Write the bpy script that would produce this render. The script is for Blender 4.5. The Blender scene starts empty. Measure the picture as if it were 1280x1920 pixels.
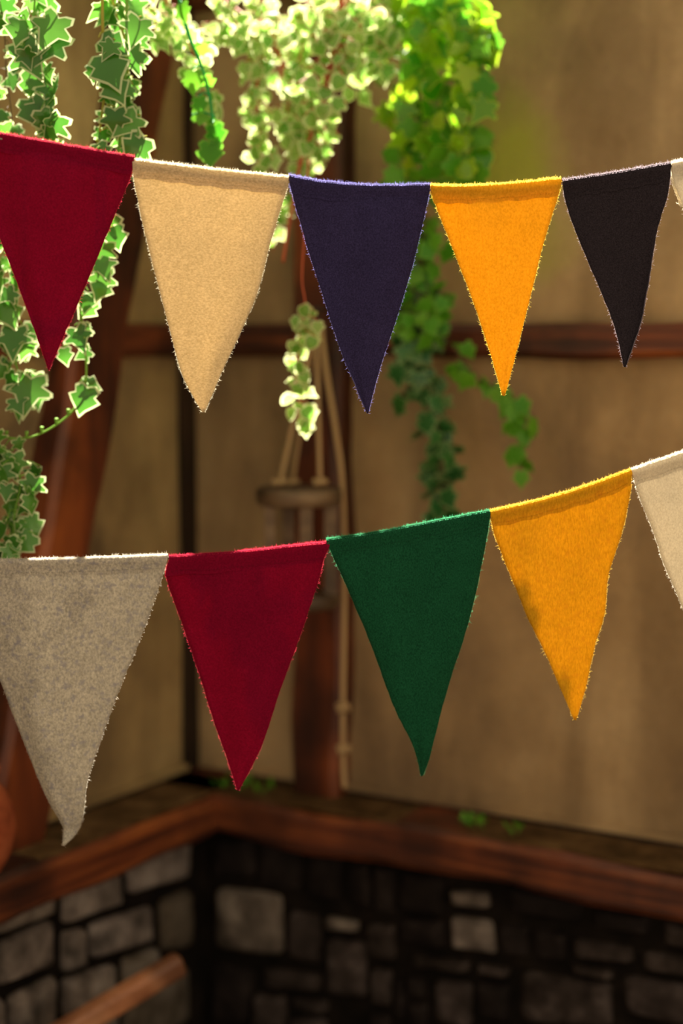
import bpy, math, random
from mathutils import Vector, Matrix, Euler
C = bpy.context.scene.collection
sc = bpy.context.scene

# ---------------------------------------------------------------- camera, sky, sun, exposure
EYE = 1.6
FPX = 3072.0; YS = 0.823            # 57.6 mm; YS scales the depths given below
# on a 36 mm high frame, 1920 px
TH = math.atan(320/FPX)              # camera looks slightly down
cd = bpy.data.cameras.new('camera'); cam = bpy.data.objects.new('camera', cd); C.objects.link(cam)
cam.location = (0, 0, EYE); cam.rotation_euler = (math.pi/2 - TH, 0, 0)
cd.sensor_fit = 'VERTICAL'; cd.sensor_height = 36; cd.sensor_width = 24; cd.lens = 57.6
cd.clip_start = 0.05
cd.dof.use_dof = True; cd.dof.focus_distance = 2.53*YS; cd.dof.aperture_fstop = 1.5; cd.dof.aperture_blades = 0
sc.camera = cam

w = bpy.data.worlds.new('world'); sc.world = w; w.use_nodes = True
bg = w.node_tree.nodes['Background']
bg.inputs['Color'].default_value = (1.0, 0.84, 0.62, 1); bg.inputs['Strength'].default_value = 0.80

sd = bpy.data.lights.new('sun', 'SUN'); sun = bpy.data.objects.new('sun', sd); C.objects.link(sun)
sd.energy = 34; sd.angle = math.radians(0.6); sd.color = (1.0, 0.9, 0.74)
SEL, SAZ = math.radians(60), math.radians(-5)
sdir = Vector((math.sin(SAZ)*math.cos(SEL), math.cos(SAZ)*math.cos(SEL), math.sin(SEL)))
sun.rotation_euler = sdir.to_track_quat('Z', 'Y').to_euler(); sun.location = (1, 6, 6)

sc.view_settings.view_transform = 'Standard'; sc.view_settings.look = 'None'
sc.view_settings.gamma = 1; sc.view_settings.use_curve_mapping = False
sc.view_settings.exposure = 0.0

# ---------------------------------------------------------------- small helpers
def ray(px, py):
    dx = (px-640)/FPX; dy = (960-py)/FPX
    return Vector((dx, math.cos(TH)+dy*math.sin(TH), -math.sin(TH)+dy*math.cos(TH)))
def at(px, py, Y):
    d = ray(px, py); return Vector((0, 0, EYE)) + d*(Y*YS/d.y)

def mesh(name, verts, faces, mats, parent=None, smooth=False, fm=None):
    me = bpy.data.meshes.new(name); me.from_pydata([tuple(v) for v in verts], [], faces)
    for m in (mats if isinstance(mats, (list, tuple)) else [mats]): me.materials.append(m)
    if fm: me.polygons.foreach_set('material_index', fm)
    if smooth: me.polygons.foreach_set('use_smooth', [True]*len(me.polygons))
    me.update()
    o = bpy.data.objects.new(name, me); C.objects.link(o)
    if parent: o.parent = parent
    return o
def tag(o, label=None, cat=None, group=None, kind=None):
    if label: o['label'] = label
    if cat: o['category'] = cat
    if group: o['group'] = group
    if kind: o['kind'] = kind
    return o
def empty(name, loc=(0, 0, 0)):
    o = bpy.data.objects.new(name, None); o.location = loc; C.objects.link(o)
    o.empty_display_size = 0.05; return o
def local(root, vs):
    L = Vector(root.location); return [Vector(v)-L for v in vs]

class MB:
    def __init__(s): s.v = []; s.f = []; s.m = []
    def add(s, vs, fs, mi=0):
        b = len(s.v); s.v += list(vs); s.f += [tuple(i+b for i in f) for f in fs]; s.m += [mi]*len(fs)
    def tube(s, pts, rad, n=8, mi=0, cap=True):
        pts = [Vector(p) for p in pts]; N = len(pts)
        rads = rad if isinstance(rad, (list, tuple)) else [rad]*N
        vs = []; up = Vector((0.13, 0.31, 0.94)).normalized()
        for i, p in enumerate(pts):
            t = (pts[min(i+1, N-1)]-pts[max(i-1, 0)]).normalized()
            a = t.cross(up)
            if a.length < 1e-3: a = t.cross(Vector((1, 0, 0)))
            a.normalize(); b = t.cross(a)
            for k in range(n):
                th = 2*math.pi*k/n
                vs.append(p + (a*math.cos(th)+b*math.sin(th))*rads[i])
        fs = []
        for i in range(N-1):
            for k in range(n):
                k2 = (k+1) % n
                fs.append((i*n+k, i*n+k2, (i+1)*n+k2, (i+1)*n+k))
        if cap:
            fs.append(tuple(range(n))[::-1]); fs.append(tuple((N-1)*n+k for k in range(n)))
        s.add(vs, fs, mi)
    def build(s, name, mats, parent=None, smooth=True):
        return mesh(name, s.v, s.f, mats, parent, smooth, s.m)

def spline(pts, n):
    """Catmull-Rom through pts, n samples"""
    P = [Vector(p) for p in pts]; P = [P[0]*2-P[1]] + P + [P[-1]*2-P[-2]]
    out = []; segs = len(P)-3
    for i in range(n):
        t = i/(n-1)*segs; k = min(int(t), segs-1); u = t-k
        a, b, c, d = P[k:k+4]
        out.append(0.5*((2*b)+(c-a)*u+(2*a-5*b+4*c-d)*u*u+(3*b-a-3*c+d)*u**3))
    return out
def smoothstep(x): x = max(0, min(1, x)); return x*x*(3-2*x)

# ---------------------------------------------------------------- materials
def nmat(name):
    m = bpy.data.materials.new(name); m.use_nodes = True
    return m, m.node_tree.nodes, m.node_tree.links
def ramp(ns, ls, src, stops):
    r = ns.new('ShaderNodeValToRGB'); e = r.color_ramp.elements
    while len(e) < len(stops): e.new(0.5)
    for i, (p, c) in enumerate(stops): e[i].position = p; e[i].color = (*c, 1)
    ls.new(src, r.inputs['Fac']); return r.outputs['Color']
def tex(ns, ls, scale, detail=4, rough=0.55, mscale=(1, 1, 1), rot=(0, 0, 0), coord='Object', dist=0.0):
    tc = ns.new('ShaderNodeTexCoord'); mp = ns.new('ShaderNodeMapping')
    mp.inputs['Scale'].default_value = mscale; mp.inputs['Rotation'].default_value = rot
    ls.new(tc.outputs[coord], mp.inputs['Vector'])
    n = ns.new('ShaderNodeTexNoise'); n.inputs['Scale'].default_value = scale
    n.inputs['Detail'].default_value = detail; n.inputs['Roughness'].default_value = rough
    n.inputs['Distortion'].default_value = dist
    ls.new(mp.outputs['Vector'], n.inputs['Vector']); return n.outputs['Fac']
def mixc(ns, ls, a, b, fac, mode='MIX'):
    m = ns.new('ShaderNodeMix'); m.data_type = 'RGBA'; m.blend_type = mode
    for inp, v in ((m.inputs[0], fac), (m.inputs[6], a), (m.inputs[7], b)):
        if hasattr(v, 'is_linked'): ls.new(v, inp)
        elif isinstance(v, (int, float)): inp.default_value = v
        else: inp.default_value = (*v, 1)
    return m.outputs[2]
def bump(ns, ls, src, strength, dist):
    b = ns.new('ShaderNodeBump'); b.inputs['Strength'].default_value = strength
    b.inputs['Distance'].default_value = dist; ls.new(src, b.inputs['Height']); return b.outputs['Normal']

def felt(name, c0, c1, scale=700, stretch=(1, 1, 1), trans=0.0, tcol=None, sheen=0.25, blot=None, contrast=(0.35, 0.65), sheen_col=(1, .95, .85)):
    m, ns, ls = nmat(name); bs = ns['Principled BSDF']; out = ns['Material Output']
    f = tex(ns, ls, scale, 5, 0.7, stretch)
    col = ramp(ns, ls, f, [(contrast[0], c0), (contrast[1], c1)])
    f2 = tex(ns, ls, 26, 3, 0.5)
    col = mixc(ns, ls, col, ramp(ns, ls, f2, [(0.3, (.82, .82, .82)), (0.7, (1, 1, 1))]), 0.8, 'MULTIPLY')
    if blot:
        f3 = tex(ns, ls, 130, 4, 0.6)
        g = ramp(ns, ls, f3, [(0.52, (0, 0, 0)), (0.68, (1, 1, 1))])
        col = mixc(ns, ls, col, blot, g)
    ls.new(col, bs.inputs['Base Color']); bs.inputs['Roughness'].default_value = 0.95
    bs.inputs['Specular IOR Level'].default_value = 0.08
    bs.inputs['Sheen Weight'].default_value = sheen; bs.inputs['Sheen Roughness'].default_value = 0.35
    bs.inputs['Sheen Tint'].default_value = (*sheen_col, 1)
    ls.new(bump(ns, ls, tex(ns, ls, scale*1.3, 3, 0.7), 0.6, 0.0006), bs.inputs['Normal'])
    if trans > 0:
        t = ns.new('ShaderNodeBsdfTranslucent')
        if tcol:
            tc = mixc(ns, ls, tcol, ramp(ns, ls, f, [(contrast[0], (.72, .70, .66)), (contrast[1], (1, 1, 1))]), 1.0, 'MULTIPLY')
            ls.new(tc, t.inputs['Color'])
        else: ls.new(col, t.inputs['Color'])
        mx = ns.new('ShaderNodeMixShader'); mx.inputs[0].default_value = trans
        ls.new(bs.outputs[0], mx.inputs[1]); ls.new(t.outputs[0], mx.inputs[2]); ls.new(mx.outputs[0], out.inputs['Surface'])
    return m
def thin(name, col, trans=0.5, rough=0.5, spec=0.3, vary=0.0, vscale=40, col2=None, coat=0.0):
    m, ns, ls = nmat(name); bs = ns['Principled BSDF']; out = ns['Material Output']
    if col2:
        oi = ns.new('ShaderNodeObjectInfo')
        c = mixc(ns, ls, col, col2, oi.outputs['Random'])
        ls.new(c, bs.inputs['Base Color'])
    else: c = None; bs.inputs['Base Color'].default_value = (*col, 1)
    bs.inputs['Roughness'].default_value = rough; bs.inputs['Specular IOR Level'].default_value = spec
    bs.inputs['Coat Weight'].default_value = coat
    if trans > 0:
        t = ns.new('ShaderNodeBsdfTranslucent')
        if c is not None: ls.new(c, t.inputs['Color'])
        else: t.inputs['Color'].default_value = (*col, 1)
        mx = ns.new('ShaderNodeMixShader'); mx.inputs[0].default_value = trans
        ls.new(bs.outputs[0], mx.inputs[1]); ls.new(t.outputs[0], mx.inputs[2]); ls.new(mx.outputs[0], out.inputs['Surface'])
    return m
def wood(name, dark, mid, light, mscale=(1, 1, 14), rot=(0, 0, 0), rough=0.55, coord='Object'):
    m, ns, ls = nmat(name); bs = ns['Principled BSDF']
    f = tex(ns, ls, 9, 5, 0.6, mscale, rot, coord, 0.4)
    g = tex(ns, ls, 6.0, 3, 0.5, (1, 1, 1), (0, 0, 0), coord)
    col = ramp(ns, ls, f, [(0.3, dark), (0.52, mid), (0.75, light)])
    col = mixc(ns, ls, col, ramp(ns, ls, g, [(0.38, (.22, .18, .16)), (0.6, (1, 1, 1))]), 0.85, 'MULTIPLY')
    ls.new(col, bs.inputs['Base Color']); bs.inputs['Roughness'].default_value = rough
    ls.new(bump(ns, ls, f, 0.5, 0.004), bs.inputs['Normal'])
    return m

M = {}
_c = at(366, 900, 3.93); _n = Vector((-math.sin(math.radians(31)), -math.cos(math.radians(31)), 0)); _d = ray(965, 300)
GC = tuple((_d*(_n.dot(_c)/_n.dot(_d)))[:2])          # x, y of the green patch on the right wall
# old stained plaster: ochre grey with vertical runs, damp dark patches and an optional green patch
def plaster(name, base, light, dark, green_patch=None):
    m, ns, ls = nmat(name); bs = ns['Principled BSDF']
    big = tex(ns, ls, 2.3, 5, 0.6); run = tex(ns, ls, 2.0, 4, 0.55, (3.0, 3.0, 0.8), (0, .3, 0), dist=.6); fine = tex(ns, ls, 60, 5, 0.7)
    col = ramp(ns, ls, big, [(0.36, dark), (0.5, base), (0.64, light)])
    col = mixc(ns, ls, col, ramp(ns, ls, run, [(0.36, (.45, .42, .40)), (0.56, (1, 1, 1))]), 0.6, 'MULTIPLY')
    col = mixc(ns, ls, col, ramp(ns, ls, fine, [(0.3, (.8, .8, .8)), (0.7, (1.0, 1.0, 1.0))]), 0.6, 'MULTIPLY')
    if green_patch:
        cx, cz, rx, rz, gcol = green_patch          # soft-edged green patch mixed into the plaster colour
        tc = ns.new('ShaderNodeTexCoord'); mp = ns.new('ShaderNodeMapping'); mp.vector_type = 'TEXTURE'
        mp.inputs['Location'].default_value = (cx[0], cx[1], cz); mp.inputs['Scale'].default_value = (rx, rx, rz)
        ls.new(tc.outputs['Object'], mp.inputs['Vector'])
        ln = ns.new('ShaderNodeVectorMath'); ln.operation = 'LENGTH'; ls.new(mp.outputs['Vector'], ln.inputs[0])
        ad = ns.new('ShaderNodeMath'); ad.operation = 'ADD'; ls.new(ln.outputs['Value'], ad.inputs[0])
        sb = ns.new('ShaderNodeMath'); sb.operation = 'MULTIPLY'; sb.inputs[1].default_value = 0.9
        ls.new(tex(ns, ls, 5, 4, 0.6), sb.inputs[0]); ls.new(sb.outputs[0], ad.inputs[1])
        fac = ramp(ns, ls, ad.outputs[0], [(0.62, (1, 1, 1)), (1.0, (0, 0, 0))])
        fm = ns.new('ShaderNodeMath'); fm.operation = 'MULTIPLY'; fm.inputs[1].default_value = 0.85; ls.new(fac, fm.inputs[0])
        col = mixc(ns, ls, col, gcol, fm.outputs[0])
    ls.new(col, bs.inputs['Base Color']); bs.inputs['Roughness'].default_value = 0.92
    ls.new(bump(ns, ls, mixc(ns, ls, fine, big, 0.5), 0.5, 0.01), bs.inputs['Normal'])
    return m
def stone(name, a, b, c):
    m, ns, ls = nmat(name); bs = ns['Principled BSDF']
    f = tex(ns, ls, 16, 6, 0.6); g = tex(ns, ls, 70, 4, 0.7)
    oi = ns.new('ShaderNodeObjectInfo')
    col = ramp(ns, ls, f, [(0.3, a), (0.52, b), (0.72, c)])
    col = mixc(ns, ls, col, ramp(ns, ls, g, [(0.3, (.65, .65, .65)), (0.7, (1, 1, 1))]), 0.7, 'MULTIPLY')
    col = mixc(ns, ls, col, ramp(ns, ls, oi.outputs['Random'], [(0, (.7, .68, .62)), (1, (1, 1, 1))]), 1.0, 'MULTIPLY')
    ls.new(col, bs.inputs['Base Color']); bs.inputs['Roughness'].default_value = 0.85; bs.inputs['Specular IOR Level'].default_value = 0.12
    ls.new(bump(ns, ls, f, 0.7, 0.012), bs.inputs['Normal']); return m

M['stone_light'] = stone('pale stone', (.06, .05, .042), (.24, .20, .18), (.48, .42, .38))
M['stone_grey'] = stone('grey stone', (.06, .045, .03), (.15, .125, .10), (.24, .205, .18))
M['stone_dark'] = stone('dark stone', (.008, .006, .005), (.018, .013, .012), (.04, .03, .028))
M['mortar'] = stone('black mortar', (.004, .003, .002), (.010, .007, .005), (.02, .014, .01))  # near-black base tones
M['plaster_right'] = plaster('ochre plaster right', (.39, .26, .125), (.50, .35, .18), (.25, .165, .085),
                             green_patch=(GC, EYE+.25, .24, .36, (.36, .38, .04)))
M['plaster_left'] = plaster('ochre plaster left', (.38, .26, .11), (.52, .38, .17), (.19, .125, .06))
M['oak'] = wood('red brown timber', (.02, .004, .002), (.17, .036, .008), (.40, .105, .02), (1, 1, 0.12))
M['oak_h'] = wood('red brown timber, level grain', (.03, .006, .003), (.15, .035, .010), (.38, .11, .022), (.25, .25, 6))
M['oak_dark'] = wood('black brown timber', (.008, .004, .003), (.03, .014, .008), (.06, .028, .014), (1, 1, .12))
M['pole_wood'] = wood('orange planed wood', (.30, .11, .045), (.48, .20, .09), (.62, .30, .15), (2, 2, 2), rough=0.45)
M['grey_wood'] = wood('weathered tan wood', (.06, .036, .018), (.15, .095, .05), (.28, .19, .10), (1, 1, 3))
M['rope'] = thin('jute rope', (.42, .29, .15), 0, 0.9, 0.1)
M['string'] = thin('bunting string', (.30, .26, .20), 0, 0.9, 0.1)
M['clay'] = stone('terracotta', (.28, .06, .025), (.50, .13, .055), (.62, .19, .09))
M['dirt'] = stone('mossy dirt', (.06, .035, .012), (.15, .085, .035), (.26, .16, .07))
M['stone_brown'] = stone('dark brown stone', (.018, .013, .011), (.055, .042, .038), (.15, .12, .115))  # dark brown tones, used on the right wall
M['floor'] = stone('earth floor', (.06, .04, .025), (.12, .085, .055), (.18, .13, .085))
M['outer'] = plaster('outer plaster', (.16, .12, .08), (.22, .17, .11), (.10, .075, .05))

# ---------------------------------------------------------------- the room corner: two walls meeting at 90 degrees
AR, AL = math.radians(31), math.radians(59)
CO = at(366, 900, 3.93); CO.z = 0
DIR = {'right': Vector((math.cos(AR), -math.sin(AR), 0)), 'left': Vector((-math.cos(AL), -math.sin(AL), 0))}
NRM = {'right': Vector((-math.sin(AR), -math.cos(AR), 0)), 'left': Vector((math.sin(AL), -math.cos(AL), 0))}
def W(side, u, n, z): return CO + DIR[side]*u + NRM[side]*n + Vector((0, 0, z))
def hit(side, px, py, n=0.0):
    """wall coordinates (u, z) of the wall point seen there"""
    d = ray(px, py); o = Vector((0, 0, EYE)); N = NRM[side]
    t = (n - N.dot(o-CO))/N.dot(d); p = o+d*t-CO
    return p.dot(DIR[side]), p.z
TOPZ = EYE + 0.70
LEN = {'right': 4.4, 'left': 3.6}
SILL_TOP, SILL_BOT = EYE-0.858, EYE-0.936
NB = 0.07            # the stone plinth stands this far in front of the plaster

def slab(name, side, u0, u1, n0, n1, z0, z1, mat, parent=None, seg=1):
    vs = []; fs = []
    for i in range(seg+1):
        u = u0+(u1-u0)*i/seg
        vs += [W(side, u, n0, z0), W(side, u, n1, z0), W(side, u, n1, z1), W(side, u, n0, z1)]
    for i in range(seg):
        a = i*4
        for k in range(4): fs.append((a+k, a+(k+1) % 4, a+4+(k+1) % 4, a+4+k))
    fs += [(3, 2, 1, 0), (seg*4, seg*4+1, seg*4+2, seg*4+3)]
    return mesh(name, vs, fs, mat, parent)

def plaster_wall(name, side, mat):
    """thick slab whose room face is gently uneven"""
    nu, nz = 90, 50; L = LEN[side]; vs = []; fs = []; rnd = random.Random(len(name))
    ph = [rnd.uniform(0, 6) for _ in range(8)]
    for j in range(nz+1):
        z = TOPZ*j/nz
        for i in range(nu+1):
            u = L*i/nu
            n = 0.004*math.sin(u*5+ph[0]+z*2)+0.004*math.sin(z*6+ph[1]+u*3)+0.002*math.sin(u*17+z*11+ph[2])
            if u < 0.02: n = 0
            vs.append(W(side, u, n, z))
    b = len(vs)
    q = lambda i, j: j*(nu+1)+i
    for j in range(nz):
        for i in range(nu): fs.append((q(i, j), q(i+1, j), q(i+1, j+1), q(i, j+1)))
    vs += [W(side, -0.08, -0.08, 0), W(side, L, -0.08, 0), W(side, L, -0.08, TOPZ), W(side, -0.08, -0.08, TOPZ)]
    fs.append((b, b+1, b+2, b+3))
    fs.append(tuple(q(i, 0) for i in range(nu+1))[::-1]+(b, b+1))
    fs.append(tuple(q(i, nz) for i in range(nu+1))+(b+2, b+3))
    fs.append(tuple(q(0, j) for j in range(nz+1))+(b+3, b)); fs.append(tuple(q(nu, j) for j in range(nz+1))+(b+2, b+1))
    o = mesh(name, vs, fs, mat, None, False); return tag(o, kind='structure')

def beam(name, side, a, b, width, n0, n1, mat, parent, seed=1, rough=0.004):
    """hewn timber fixed on the wall between wall points a and b (u, z), front edges rounded and wavering"""
    rnd = random.Random(seed); a = Vector(a); b = Vector(b); t = (b-a); L = t.length; t.normalize(); s = Vector((-t.y, t.x))
    N = max(6, int(L/0.05)); vs = []; fs = []; c = 0.012
    prof = [(-.5, 0, 0), (-.5, 1, -c), (-.5, 1, 0), (.5, 1, 0), (.5, 1, -c), (.5, 0, 0)]
    ph = [rnd.uniform(0, 6.28) for _ in range(6)]
    for i in range(N+1):
        p = a+t*(L*i/N); x = L*i/N
        w1 = rough*(math.sin(x*9+ph[0])+0.6*math.sin(x*23+ph[1])+rnd.uniform(-.3, .3))
        w2 = rough*(math.sin(x*8+ph[2])+0.6*math.sin(x*19+ph[3])+rnd.uniform(-.3, .3))
        d = rough*0.7*math.sin(x*12+ph[4])
        ring = [(-width/2+w1, n0), (-width/2+w1, n1-c+d), (-width/2+w1+c, n1+d), (width/2+w2-c, n1+d), (width/2+w2, n1-c+d), (width/2+w2, n0)]
        for sw, n in ring:
            q = p+s*sw; vs.append(W(side, q.x, n, q.y))
    for i in range(N):
        for k in range(6):
            k2 = (k+1) % 6; fs.append((i*6+k, i*6+k2, i*6+6+k2, i*6+6+k))
    fs.append(tuple(range(6))[::-1]); fs.append(tuple(N*6+k for k in range(6)))
    return mesh(name, vs, fs, mat, parent)

walls = {}
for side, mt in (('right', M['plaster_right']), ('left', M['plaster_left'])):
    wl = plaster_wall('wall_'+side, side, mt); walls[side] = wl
    L = LEN[side]
    slab('mortar', side, 0.0, L, 0.0, NB+0.012, 0.0, SILL_BOT, M['mortar'], wl)
    zc = (SILL_TOP+SILL_BOT)/2
    beam('sill_beam', side, (0.0, zc), (L, zc), SILL_TOP-SILL_BOT, 0.0, 0.14, M['oak_h'], wl, 3 if side == 'right' else 4, 0.005)
    beam('rail_beam', side, (0.03, EYE+0.002), (L, EYE+0.002), 0.060, 0.0, 0.035, M['oak_h'], wl, 5, 0.003)
    beam('top_beam', side, (0.0, EYE+0.668), (L, EYE+0.668), 0.07, 0.0, 0.07, M['oak_h'], wl, 6, 0.004)
    slab('gap_shade_strip', side, 0.05, L, 0.0, 0.010, SILL_TOP, SILL_TOP+0.012, M['oak_dark'], wl)  # dark strip painting in the shadowed gap between plaster and sill
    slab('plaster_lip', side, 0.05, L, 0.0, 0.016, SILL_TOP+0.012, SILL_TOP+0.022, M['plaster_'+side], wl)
    slab('sill_dirt', side, 0.0, L, 0.0, 0.128, SILL_TOP-.001, SILL_TOP+0.004, M['dirt'], wl, 40)
# narrow dark strip in the corner, upright on the right wall, brace on the left wall
mb = [W('right', 0.004, 0, SILL_TOP), W('right', 0.004, 0.050, SILL_TOP), W('right', -.003, 0.050, SILL_TOP), W('right', -.003, 0, SILL_TOP)]
mt_ = [v+Vector((0, 0, EYE+0.635-SILL_TOP)) for v in mb]
mesh('corner_strip', mb+mt_, [(0, 1, 2, 3), (7, 6, 5, 4), (0, 4, 5, 1), (1, 5, 6, 2), (2, 6, 7, 3), (3, 7, 4, 0)], M['oak_dark'], walls['right'])
ub, _ = hit('right', 589, 1400, 0.055); ut, _ = hit('right', 592, 300, 0.055)
beam('upright_post', 'right', (ub, SILL_TOP-0.005), (ut, EYE+0.64), 0.105, 0.0, 0.055, M['oak'], walls['right'], 8, 0.004)
a = hit('left', 62, 1380, 0.05); b_ = hit('left', 258, 230, 0.05)
a = Vector(a); b_ = Vector(b_); t = b_-a
a2 = a+t*((SILL_TOP-0.01-a.y)/t.y); b2 = a+t*((EYE+0.64-a.y)/t.y)
beam('diagonal_brace', 'left', a2, b2, 0.135, 0.0, 0.06, M['oak'], walls['left'], 9, 0.005)
u3, _ = hit('left', -330, 900, 0.05)
beam('upright_post', 'left', (u3, SILL_TOP-0.005), (u3, EYE+0.64), 0.12, 0.0, 0.055, M['oak'], walls['left'], 10)
for uu in (1.95, 3.2):
    beam('upright_post', 'right', (uu, SILL_TOP-0.005), (uu, EYE+0.64), 0.11, 0.0, 0.055, M['oak'], walls['right'], 11)

# stones of the plinth: (quad in photograph pixels -> wall coordinates), every stone its own object
SN = {'b': 'stone_brown', 'l': 'stone_light', 'g': 'stone_grey', 'd': 'stone_dark'}
def stone_obj(side, quad, kind, seed, proud=0.032):
    rnd = random.Random(seed); n = 6; vs = []; fs = []
    P = [Vector(p) for p in quad]                        # (u,z): top-left, top-right, bottom-right, bottom-left
    ph = [rnd.uniform(0, 6) for _ in range(4)]; tilt = rnd.uniform(-.006, .006); tz = rnd.uniform(-.005, .005)
    for j in range(n+1):
        for i in range(n+1):
            a, b = i/n, j/n
            # pull grid lines towards the rim so the arris is tight but rounded
            ax = 0.5-0.5*math.copysign(abs(1-2*a)**0.6, 1-2*a); bx = 0.5-0.5*math.copysign(abs(1-2*b)**0.6, 1-2*b)
            r = 1.0
            ex = min(i, n-i) == 0; ey = min(j, n-j) == 0
            p = (P[0]*(1-ax)+P[1]*ax)*(1-bx)+(P[3]*(1-ax)+P[2]*ax)*bx
            cen = (P[0]+P[1]+P[2]+P[3])/4
            if ex and ey: p = p.lerp(cen, 0.10)
            elif ex or ey: p = p.lerp(cen, 0.02+0.025*rnd.random())
            h = proud
            if ex or ey: h = proud*0.45
            elif min(i, n-i) == 1 or min(j, n-j) == 1: h = proud*0.9
            h += 0.003*math.sin(p.x*50+ph[0])*math.sin(p.y*60+ph[1])+tilt*(a-.5)*2+tz*(b-.5)*2
            vs.append(W(side, p.x, NB+max(h, 0.013), p.y))
    q = lambda i, j: j*(n+1)+i
    for j in range(n):
        for i in range(n): fs.append((q(i, j), q(i, j+1), q(i+1, j+1), q(i+1, j)))
    rim = [q(i, 0) for i in range(n+1)]+[q(n, j) for j in range(1, n+1)]+[q(i, n) for i in range(n-1, -1, -1)]+[q(0, j) for j in range(n-1, 0, -1)]
    b0 = len(vs)
    for k in rim:
        v = vs[k]; dn = NRM[side].dot(v-CO); vs.append(v-NRM[side]*(dn-NB-0.004))
    R = len(rim)
    for k in range(R): fs.append((rim[k], rim[(k+1) % R], b0+(k+1) % R, b0+k))
    fs.append(tuple(b0+k for k in range(R)))
    o = mesh('stone', vs, fs, M[SN[kind]], walls[side], True); return o
def Z1(l): return [(x/2, 1440+y/2) for x, y in l]
def Z2(l): return [(640+x/2, 1440+y/2) for x, y in l]
left_st = [
 ([(15,490),(235,425),(235,545),(10,640)],'l'),([(255,420),(470,345),(475,515),(255,600)],'l'),([(495,330),(738,235),(738,415),(500,485)],'l'),
 ([(5,660),(225,565),(235,745),(5,830)],'l'),([(255,620),(335,600),(335,750),(255,775)],'l'),([(355,585),(600,515),(605,655),(350,725)],'l'),
 ([(620,500),(738,450),(738,680),(625,695)],'g'),([(50,860),(235,775),(240,985),(60,1050)],'l'),([(255,790),(460,735),(470,870),(255,950)],'l'),
 ([(480,720),(610,670),(600,780),(480,820)],'g'),([(-60,890),(35,865),(40,1040),(-60,1080)],'l'),([(480,840),(738,740),(738,960),(480,1060)],'g'),
 ([(255,970),(465,890),(465,1090),(255,1180)],'l'),([(-230,570),(-10,500),(-10,640),(-230,730)],'l'),([(-260,760),(-15,670),(-15,840),(-260,940)],'l'),
 ([(60,1070),(240,1005),(240,1180),(60,1260)],'l')]
right_st1 = [
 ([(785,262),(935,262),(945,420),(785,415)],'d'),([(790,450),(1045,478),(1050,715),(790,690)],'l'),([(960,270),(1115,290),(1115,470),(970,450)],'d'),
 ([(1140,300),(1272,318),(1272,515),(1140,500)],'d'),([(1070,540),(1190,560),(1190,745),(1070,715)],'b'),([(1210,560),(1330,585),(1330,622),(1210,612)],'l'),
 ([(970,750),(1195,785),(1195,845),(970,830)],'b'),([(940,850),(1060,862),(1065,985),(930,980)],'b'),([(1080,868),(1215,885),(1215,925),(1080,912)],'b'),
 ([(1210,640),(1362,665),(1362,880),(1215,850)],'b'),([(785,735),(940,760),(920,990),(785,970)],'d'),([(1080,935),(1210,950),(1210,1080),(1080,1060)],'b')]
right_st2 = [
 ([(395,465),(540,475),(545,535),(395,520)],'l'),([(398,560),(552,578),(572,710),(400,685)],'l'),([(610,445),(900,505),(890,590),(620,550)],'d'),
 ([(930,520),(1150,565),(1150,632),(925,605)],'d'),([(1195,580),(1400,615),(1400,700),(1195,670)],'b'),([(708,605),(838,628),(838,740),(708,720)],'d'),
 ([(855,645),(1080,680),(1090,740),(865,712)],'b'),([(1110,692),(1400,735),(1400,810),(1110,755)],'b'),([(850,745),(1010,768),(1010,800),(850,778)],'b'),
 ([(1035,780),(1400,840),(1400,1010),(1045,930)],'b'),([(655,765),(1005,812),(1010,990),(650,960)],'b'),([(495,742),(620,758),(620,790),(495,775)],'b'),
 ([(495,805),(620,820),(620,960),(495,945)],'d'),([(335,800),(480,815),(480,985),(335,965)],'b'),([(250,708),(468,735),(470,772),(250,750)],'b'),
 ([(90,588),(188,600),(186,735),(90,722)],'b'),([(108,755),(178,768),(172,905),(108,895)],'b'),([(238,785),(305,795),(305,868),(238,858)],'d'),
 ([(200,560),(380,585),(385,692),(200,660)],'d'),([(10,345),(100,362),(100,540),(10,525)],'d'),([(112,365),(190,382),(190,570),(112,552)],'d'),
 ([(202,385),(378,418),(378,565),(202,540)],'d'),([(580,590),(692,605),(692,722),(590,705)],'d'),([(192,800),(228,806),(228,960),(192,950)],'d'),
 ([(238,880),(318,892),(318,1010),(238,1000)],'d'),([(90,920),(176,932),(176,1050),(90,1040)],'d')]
k = 0
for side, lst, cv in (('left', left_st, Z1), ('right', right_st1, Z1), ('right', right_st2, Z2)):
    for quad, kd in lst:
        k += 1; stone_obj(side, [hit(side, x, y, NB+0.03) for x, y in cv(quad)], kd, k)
# courses below the frame
rnd = random.Random(5)
for side, U in (('left', 1.6), ('right', 2.4)):
    z = 0.245 if side == 'left' else 0.235
    for row in range(2):
        h = z/2; u = 0.13
        while u < U:
            ww = rnd.uniform(.11, .22); k += 1
            stone_obj(side, [(u, z-h*row-.006), (u+ww, z-h*row-.006), (u+ww, z-h*row-h+.004), (u, z-h*row-h+.004)], rnd.choice('gd'), k); u += ww+0.014

# floor and the rest of the yard the picture does not show
fl = mesh('floor', [(-3, -2.2, -.1), (5, -2.2, -.1), (5, 5, -.1), (-3, 5, -.1), (-3, -2.2, 0), (5, -2.2, 0), (5, 5, 0), (-3, 5, 0)],
          [(3, 2, 1, 0), (4, 5, 6, 7), (0, 1, 5, 4), (1, 2, 6, 5), (2, 3, 7, 6), (3, 0, 4, 7)], M['floor'])
tag(fl, kind='structure')
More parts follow.
